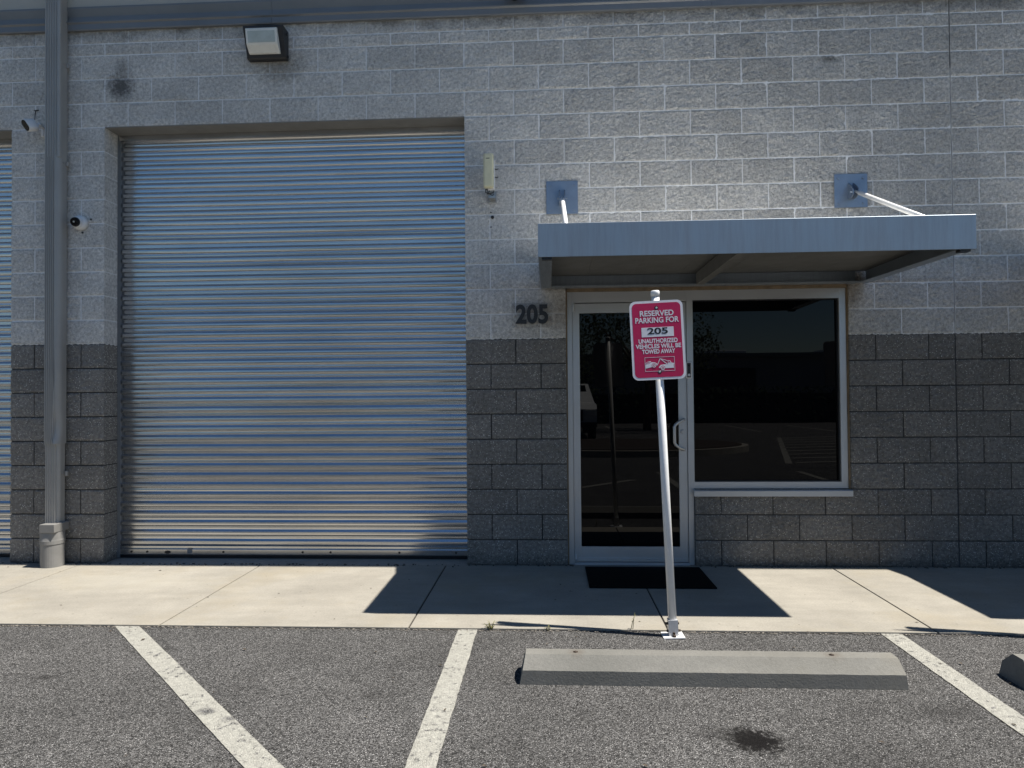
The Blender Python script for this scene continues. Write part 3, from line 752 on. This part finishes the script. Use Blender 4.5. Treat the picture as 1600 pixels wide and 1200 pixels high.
# ------------------------------------------------------------------ parking sign
def parking_sign(loc, label, number, lean=(math.radians(-1.2), math.radians(-2.15))):
    r = empty('parking_sign', loc, label, 'parking sign', 'reserved parking signs along the sidewalk', (lean[0], lean[1], 0))
    MB().box(-.062, .058, -.052, .058, .001, .009, .001).build('base_plate', M_WHITE, r)
    b = MB(); b.prism([(-.0265, -.027), (.0265, -.027), (.0265, .027), (-.0265, .027)], 'z', .0092, .098)
    for v in b.bm.verts: pass
    sv = b.build('base_socket', plain('galvanised_socket', (.52, .53, .55), .4, .4, .08, 30), r)
    for p, q in (((0, -.0275, .026), (0, -.036, .026)), ((-.0275, 0, .074), (-.042, 0, .074)), ((.0275, 0, .074), (.036, 0, .074)), ((-.0275, 0, .032), (-.036, 0, .032)), ((.0275, 0, .032), (.043, 0, .032))): b = MB(); b.tube([p, q], .0075, 6); b.build('bolt', M_BOLT, sv)
    b = MB(); b.tube([(0, -.040, .0095), (0, -.040, .021)], [.011, .009], 8); b.build('anchor_bolt', M_BOLT, sv)
    H = 1.985
    b = MB(); b.tube([(0, 0, .02), (0, 0, .9), (0, 0, H-.035)], .0235, 24); b.build('post', M_WHITE, r)
    b = MB(); b.tube([(0, 0, H-.034), (0, 0, H-.006), (0, 0, H)], [.0262, .0262, .023], 24); b.build('post_cap', M_WHITE, r)
    # sign plate with rounded corners
    def rrect(w, h, rad, y0, y1, mat, name, par):
        b = MB(); P = []
        for cx, cz, a0 in ((w/2-rad, h/2-rad, 0), (-w/2+rad, h/2-rad, 90), (-w/2+rad, -h/2+rad, 180), (w/2-rad, -h/2+rad, 270)):
            for k in range(7):
                a = math.radians(a0+15*k); P.append((cx+rad*math.cos(a), cz+rad*math.sin(a)))
        b.prism(P, 'y', y0, y1); return b.build(name, mat, par)
    ZC = 1.695; XC = -.0035
    pl = rrect(.305, .457, .035, -.0268, -.0245, M_SIGNW, 'sign_plate', r)
    pl.location = (XC, 0, ZC)
    rrect(.278, .430, .026, -.0274, -.0270, M_CRIM, 'crimson_field', pl)
    yt = -.0278
    def T(s_, size, z, wd, off, mat=M_SIGNW, y=yt):
        o = text('lettering', s_, size, mat, pl, (.002, y, z), FRONT, .0002, off, 1)
        xs = [v.co.x for v in o.data.vertices]; k = wd/(max(xs)-min(xs)); o.location.z += .004
        for v in o.data.vertices: v.co.x *= k
        return o
    T('RESERVED', .0440, .150, .193, .0010); T('PARKING FOR', .0440, .1105, .249, .0010)
    MB().box(-.090, .094, -.0280, -.0276, .0195, .0745).build('number_panel', M_SIGNW, pl)
    T(number, .050, .047, .117, .0013, M_BLACK, -.0284)
    T('UNAUTHORIZED', .0340, -.0095, .2226, .0010); T('VEHICLES WILL BE', .0340, -.040, .259, .0010); T('TOWED AWAY', .0340, -.0705, .189, .0010)
    # pictogram of a tow truck lifting a car inside a thin frame
    b = MB(); y0, y1 = -.0280, -.0276
    def px(p): return (-.080+p[0]/1000., -.180+p[1]/1000.)       # millimetres inside the 170 x 82 frame
    def shp(pts): b.prism([px(p) for p in pts], 'y', y0, y1)
    for q in ((0, 170, 0, 2), (0, 170, 80, 82), (0, 2, 2, 80), (168, 170, 2, 80)): b.box(-.080+q[0]/1000, -.080+q[1]/1000, y0, y1, -.180+q[2]/1000, -.180+q[3]/1000)
    shp([(3, 18), (3, 42), (22, 44), (38, 54), (58, 52), (70, 44), (74, 36), (60, 30)])            # lifted car body
    shp([(6, 44), (3, 50), (18, 58), (34, 60), (36, 56), (20, 46)])                                # its cabin
    shp([(82, 28), (78, 20), (88, 16), (164, 16), (164, 36), (150, 38), (112, 38), (90, 36)])      # truck deck
    shp([(131, 38), (131, 60), (146, 58), (152, 46), (166, 44), (166, 36)])                        # truck cab
    shp([(86, 72), (89, 74), (130, 40), (124, 39)]); shp([(86, 74), (89, 71), (75, 40), (72, 42)]); shp([(88, 74), (130, 60), (130, 57), (88, 71)])
    for cx, cz, rr_ in ((52, 34, 13), (101, 18, 13)):
        pass
    b.build('tow_pictogram', M_SIGNW, pl)
    for cx, cz in ((52, 34), (101, 17)):
        b = MB(); p = px((cx, cz)); b.prism([(p[0]+.0138*math.cos(a*math.pi/10), p[1]+.0138*math.sin(a*math.pi/10)) for a in range(20)], 'y', -.0283, -.0281); b.build('wheel_arch', M_CRIM, pl)
    b = MB(); p = [px(q) for q in ((8, 46), (30, 56), (18, 55), (6, 49))]; b.prism(p, 'y', -.0283, -.0281)
    b.build('car_window', M_CRIM, pl)
    b = MB(); p = [px(q) for q in ((134, 48), (134, 56), (143, 55), (147, 48))]; b.prism(p, 'y', -.0283, -.0281); b.build('cab_window', M_CRIM, pl)
    for cx, cz in ((52, 34), (101, 17)):
        b = MB(); p = px((cx, cz)); C_ = [(math.cos(a*math.pi/10), math.sin(a*math.pi/10)) for a in range(20)]
        for i in range(20):
            u0, u1 = C_[i], C_[(i+1) % 20]
            b.poly([(p[0]+u0[0]*.0112, -.0286, p[1]+u0[1]*.0112), (p[0]+u1[0]*.0112, -.0286, p[1]+u1[1]*.0112), (p[0]+u1[0]*.0072, -.0286, p[1]+u1[1]*.0072), (p[0]+u0[0]*.0072, -.0286, p[1]+u0[1]*.0072)])
        b.prism([(p[0]+.0035*c_[0], p[1]+.0035*c_[1]) for c_ in C_], 'y', -.0286, -.0284)
        b.build('printed_wheel', M_SIGNW, pl)
    for z in (.186, -.184):
        b = MB(); b.tube([(.002, -.0275, z), (.002, -.0279, z)], .0115, 16); wsh = b.build('washer', M_BLACK, pl)
        b = MB(); b.tube([(.002, -.0280, z), (.002, -.0286, z)], [.0062, .005], 10); b.build('bolt_head', M_CHROME, wsh)
        b = MB(); b.tube([(.002, -.0244, z), (.002, .03, z)], .004, 8); b.build('bolt_shank', M_ZINC, wsh)
    return r
parking_sign((4.414, -1.572, -.012), 'crimson reserved parking sign for 205 on a leaning white post by the concrete wheel stop', '205')
parking_sign((6.80, -1.60, -.012), 'crimson reserved parking sign on a white post beyond the right edge of the photo', '207')

# ------------------------------------------------------------------ wheel stops
def wheel_stop(x0, x1, yc, label, rot=0):
    r = empty('wheel_stop', ((x0+x1)/2, yc, -.012), label, 'wheel stop', 'concrete wheel stops at the bays', (0, 0, rot))
    L = (x1-x0)/2
    prof = [(-.103, 0), (-.099, .066), (-.034, .120), (.040, .120), (.100, .066), (.103, 0)]
    b = MB(); NX = 24
    rings = []
    rg = random.Random(int(x0*100))
    for i in range(NX+1):
        t = i/NX; x = -L+2*L*t; R = []
        for y, z in prof:
            xx = x
            if i in (0, NX): xx = x-z*.10 if i else x+z*.22
            R.append(b.bm.verts.new((xx, y+rg.uniform(-.0008, .0008), z+rg.uniform(-.0008, .0008))))
        rings.append(R)
    for A, B in zip(rings, rings[1:]):
        for i in range(len(prof)-1): b.bm.faces.new((A[i], B[i], B[i+1], A[i+1]))
    b.bm.faces.new(rings[0]); b.bm.faces.new(rings[-1][::-1])
    ends = [e for e in b.bm.edges if e.calc_face_angle(0) > .3]
    bmesh.ops.bevel(b.bm, geom=ends, offset=.006, segments=2, affect='EDGES')
    b.build('block', M_STOP, r)
    for x in (-L*.7, L*.66):
        b = MB(); b.tube([(x, 0, .10), (x, 0, .1215)], .0125, 12); b.tube([(x, 0, .1216), (x, 0, .1245)], [.010, .006], 10); b.build('anchor_pin', M_BOLT, r)
    return r
wheel_stop(3.566, 5.372, -2.150, 'concrete wheel stop in the middle bay in front of the parking sign')
wheel_stop(5.905, 7.70, -2.150, 'concrete wheel stop cut off at the right edge of the photo')

# ------------------------------------------------------------------ weeds and litter
def weed(x, y, n, h, spread, label, seed, lean=0):
    rg = random.Random(seed); b = MB()
    for i in range(n):
        a = rg.uniform(0, 6.28); rr_ = rg.uniform(.3, 1)*spread; hh = h*rg.uniform(.5, 1); wd = .0022
        p0 = Vector((x+rg.uniform(-.01, .01), y+rg.uniform(-.008, .008), -.012)); tip = p0+Vector((math.cos(a)*rr_+lean, math.sin(a)*rr_*.6, hh)); mid = p0.lerp(tip, .55)+Vector((0, 0, hh*.15))
        b.tube([p0, mid, tip], [wd, wd*.8, wd*.2], 5)
        for k in range(3):
            q = p0.lerp(tip, .4+.2*k); aa = rg.uniform(0, 6.28); dd = Vector((math.cos(aa), math.sin(aa), .4))*rg.uniform(.010, .018); n_ = Vector((-dd.y, dd.x, 0)).normalized()*.0035
            b.poly([q, q+dd*.5+n_, q+dd, q+dd*.5-n_])
    tag(b.build('weed', M_GREEN), label, 'weed')
weed(3.365, -1.497, 11, .055, .05, 'dry tuft of weed at the sidewalk edge above the straight bay line', 1)
weed(4.19, -1.498, 2, .16, .015, 'thin tall weed stalk at the sidewalk edge left of the sign post', 2, .01)
weed(3.70, -1.498, 4, .035, .02, 'very small weed at the sidewalk edge under the post shadow', 3)
b = MB(); rg = random.Random(11)
for i in range(95):
    x = rg.uniform(-1.0, 6.6); y = rg.uniform(-3.3, -1.6) if i % 4 else rg.uniform(-1.45, -.1); z0 = -.006 if y < -1.5 else .001
    a = rg.uniform(0, 6.28); L = rg.uniform(.003, .016); W = L*rg.uniform(.25, .6); d = Vector((math.cos(a), math.sin(a), 0)); n_ = Vector((-d.y, d.x, 0))
    c = Vector((x, y, z0))
    b.poly([c-d*L, c-n_*W+Vector((0, 0, .003)), c+d*L+Vector((0, 0, .002)), c+n_*W+Vector((0, 0, .004))])
tag(b.build('leaf_litter', plain('dry_leaf_bits', (.06, .045, .03), .8, 0, .5, 40)), kind='stuff', label='scattered bits of dry leaf and grit on the paving', cat='litter')
b = MB()
for k in range(260):   # grit gathered along the foot of the wall
    x = rg.uniform(-1, 7.6); y = -abs(rg.gauss(0, .022))-.004; s_ = rg.uniform(.002, .007)
    if 3.9 < x < 4.85: continue
    b.ball((x, y, s_*.4), s_, (1, 1, .7)) if False else b.box(x-s_, x+s_, y-s_, y+s_, 0, s_*1.3)
tag(b.build('wall_foot_grit', plain('dark_grit', (.09, .08, .07), .9, 0, .4, 60)), kind='stuff', label='dark grit gathered along the foot of the wall', cat='grit')

b = MB()
for k in range(1500):  # stones and crumbs of asphalt broken along the edge of the sidewalk
    x = rg.uniform(-1.5, 7.4); y = -1.505-abs(rg.gauss(0, .012)); s_ = rg.uniform(.0015, .005)
    b.box(x-s_, x+s_*rg.uniform(.5, 1.2), y-s_, y+s_, -.013, -.012+s_*1.1)
tag(b.build('edge_gravel', plain('edge_stone', (.16, .145, .125), .9, 0, .7, 90)), kind='stuff', label='loose crumbs of asphalt along the sidewalk edge', cat='gravel')

# ------------------------------------------------------------------ the lot behind the camera, seen in the glass
def tree(x, y, h, r, seed, label):
    rg = random.Random(seed); t = empty('tree', (x, y, -.012), label, 'tree', 'trees across the parking lot')
    b = MB(); b.tube([(0, 0, 0), (.05, .02, h*.3), (.0, .1, h*.55)], [.16, .12, .08], 10)
    for k in range(6):
        a = k*1.05+rg.random(); b.tube([(0, .05, h*.35), (math.cos(a)*r*.35, math.sin(a)*r*.35, h*.6), (math.cos(a)*r*.7, math.sin(a)*r*.7, h*.78)], [.08, .05, .02], 6)
    b.build('trunk', plain('tree_bark', (.12, .09, .07), .9, 0, .3, 10), t)
    b = MB(); cl = [(rg.uniform(-1, 1)*r*.75, rg.uniform(-1, 1)*r*.75, h*rg.uniform(.45, .92), r*rg.uniform(.25, .42)) for _ in range(16)]
    for cx, cy, cz, cr in cl:
        for _ in range(190):
            v_ = Vector((rg.gauss(0, 1), rg.gauss(0, 1), rg.gauss(0, .8))); v_ = v_.normalized()*cr*rg.uniform(.5, 1.1); c = Vector((cx, cy, cz))+v_
            d = Vector((rg.uniform(-1, 1), rg.uniform(-1, 1), rg.uniform(-1, 1))).normalized(); e = d.cross(Vector((.3, .5, .8))).normalized(); s_ = rg.uniform(.05, .11)
            b.poly([c-d*s_, c-e*s_*.5, c+d*s_, c+e*s_*.5])
    b.build('crown', plain('tree_leaf', (.035, .05, .02), .8, 0, .3, 3, 0, 60, .2), t)
for i, (x, y, h, r) in enumerate(((7.5, -21, 5.2, 2.8), (3.6, -25, 4.6, 2.4), (-1.5, -24, 5.4, 2.8), (-7, -27, 6.0, 3.0), (30, -30, 6, 3))):
    tree(x, y, h, r, 20+i, ['broad tree behind the kerbed island', 'small tree across the lot behind the parked truck', 'tree across the lot to the left', 'large tree far left across the lot', 'tree far right across the lot'][i])
b = MB(); rg = random.Random(5)
hd = empty('hedge', (5, -28, 0), 'long dark clipped hedge along the far side of the lot', 'hedge')
for _ in range(9000):
    c = Vector((rg.uniform(-30, 35), rg.uniform(-1.0, 1.0), rg.uniform(0, 1.7)**1.0)); d = Vector((rg.uniform(-1, 1), rg.uniform(-1, 1), rg.uniform(-1, 1))).normalized(); e = d.cross(Vector((.3, .5, .8))).normalized(); s_ = rg.uniform(.07, .16)
    b.poly([c-d*s_, c-e*s_*.6, c+d*s_, c+e*s_*.6])
b.build('foliage', plain('hedge_leaf', (.02, .03, .015), .9, 0, .3, 3, 0, 60, .1), hd)
MB().box(-30, 35, -.7, .7, 0, 1.4).build('inner_twigs', plain('hedge_twigs', (.03, .03, .02), .9), hd)
# warehouse across the lot
wh = empty('warehouse', (4, -44, 0), 'long low warehouse with pale roof edge across the lot', 'building')
MB().box(-45, 45, -16, 0, 0, 4.0).build('wall', plain('warehouse_wall', (.24, .25, .27), .8, 0, .1, .5), wh)
MB().box(-45.3, 45.3, -16.3, .4, 4.001, 4.25).build('roof', M_TRIM, wh)
for xx in (11, 19.5): MB().box(xx, xx+3.0, -2.5, -.5, 4.251, 4.5, .03).build('roof_unit', plain('white_roof_unit', (.75, .76, .78), .5), wh)
for k in range(7):
    b = MB(); b.box(-38+k*12, -33.5+k*12, .001, .05, 0, 3.2); b.build('dock_door', M_BLKPAINT, wh)
# kerbed island with striped no parking zone beside it
def ellipse(cx, cy, rx, ry, n=40): return [(cx+rx*math.cos(2*math.pi*k/n), cy+ry*math.sin(2*math.pi*k/n)) for k in range(n)]
b = MB(); b.prism(ellipse(5.4, -11.6, 3.2, 2.1), 'z', -.011, .13); tag(b.build('island_kerb', M_KERB), kind='structure')
b = MB(); b.prism(ellipse(5.4, -11.6, 3.05, 1.95), 'z', .131, .15); tag(b.build('island_soil', plain('mulch', (.05, .035, .025), .95, 0, .5, 20)), kind='structure')
for k in range(9): tag(stripe((8.6+.25*k, -8.2-.95*k), (12.2+.1*k, -8.9-.95*k), .13), kind='structure')
tag(stripe((8.4, -8.0), (10.9, -16.2), .13), kind='structure')
for k in range(12): tag(stripe((-12+2.6*k, -19.6), (-12+2.6*k, -24.6), .11), kind='structure')
# white pickup parked across the lot
def pickup(x, y):
    r = empty('pickup_truck', (x, y, -.012), 'white pickup truck parked facing the units across the lot', 'pickup truck')
    side = [(0, .45), (0, .95), (.15, 1.08), (1.25, 1.16), (1.95, 1.75), (3.5, 1.78), (3.8, 1.2), (5.4, 1.18), (5.5, .5), (4.95, .42), (4.8, .68), (4.5, .80), (4.15, .68), (4.0, .42), (1.5, .42), (1.35, .68), (1.0, .80), (.68, .68), (.52, .42)]
    b = MB(); b.prism([(-p[0], p[1]) for p in side], 'x', -.98, .98)
    for v in b.bm.verts:
        if v.co.z > 1.2: v.co.x *= .84
    b.build('body', M_WHITE, r)
    b = MB(); b.poly([(-.80, -1.33, 1.19), (.80, -1.33, 1.19), (.72, -1.90, 1.69), (-.72, -1.90, 1.69)])
    for v in b.bm.verts: v.co += Vector((0, .012, .016))
    b.build('windscreen', M_GLASS, r)
    b = MB(); b.box(-.55, .55, -.005, .02, .6, .92, .01); b.box(-.98, .98, -.01, .06, .40, .55, .02); b.build('grille', M_BLACK, r)
    for s in (-1, 1):
        MB().box(min(s*.6, s*.93), max(s*.6, s*.93), -.01, .018, .74, .93, .008).build('headlight', M_LENSRIM, r)
        for yy in (-1.0, -4.5):
            b = MB(); b.tube([(s*.76, yy, .36), (s*.995, yy, .36)], .36, 24); wl = b.build('wheel', M_BLACK, r)
            b = MB(); b.tube([(s*.996, yy, .36), (s*1.0, yy, .36)], .2, 16); b.build('rim', M_CHROME, wl)
    return r
pickup(4.2, -15.2)
# dark wooden fence posts and light column
lp = empty('light_column', (-3.4, -18, 0), 'tall thin lot light column across the parking lot', 'street lamp')
b = MB(); b.tube([(0, 0, 0), (0, 0, 7)], [.09, .05], 10); b.build('pole', M_BLKPAINT, lp)
MB().box(-.15, .15, -.1, .6, 7.0, 7.1, .01).build('lamp_head', M_BLKPAINT, lp)
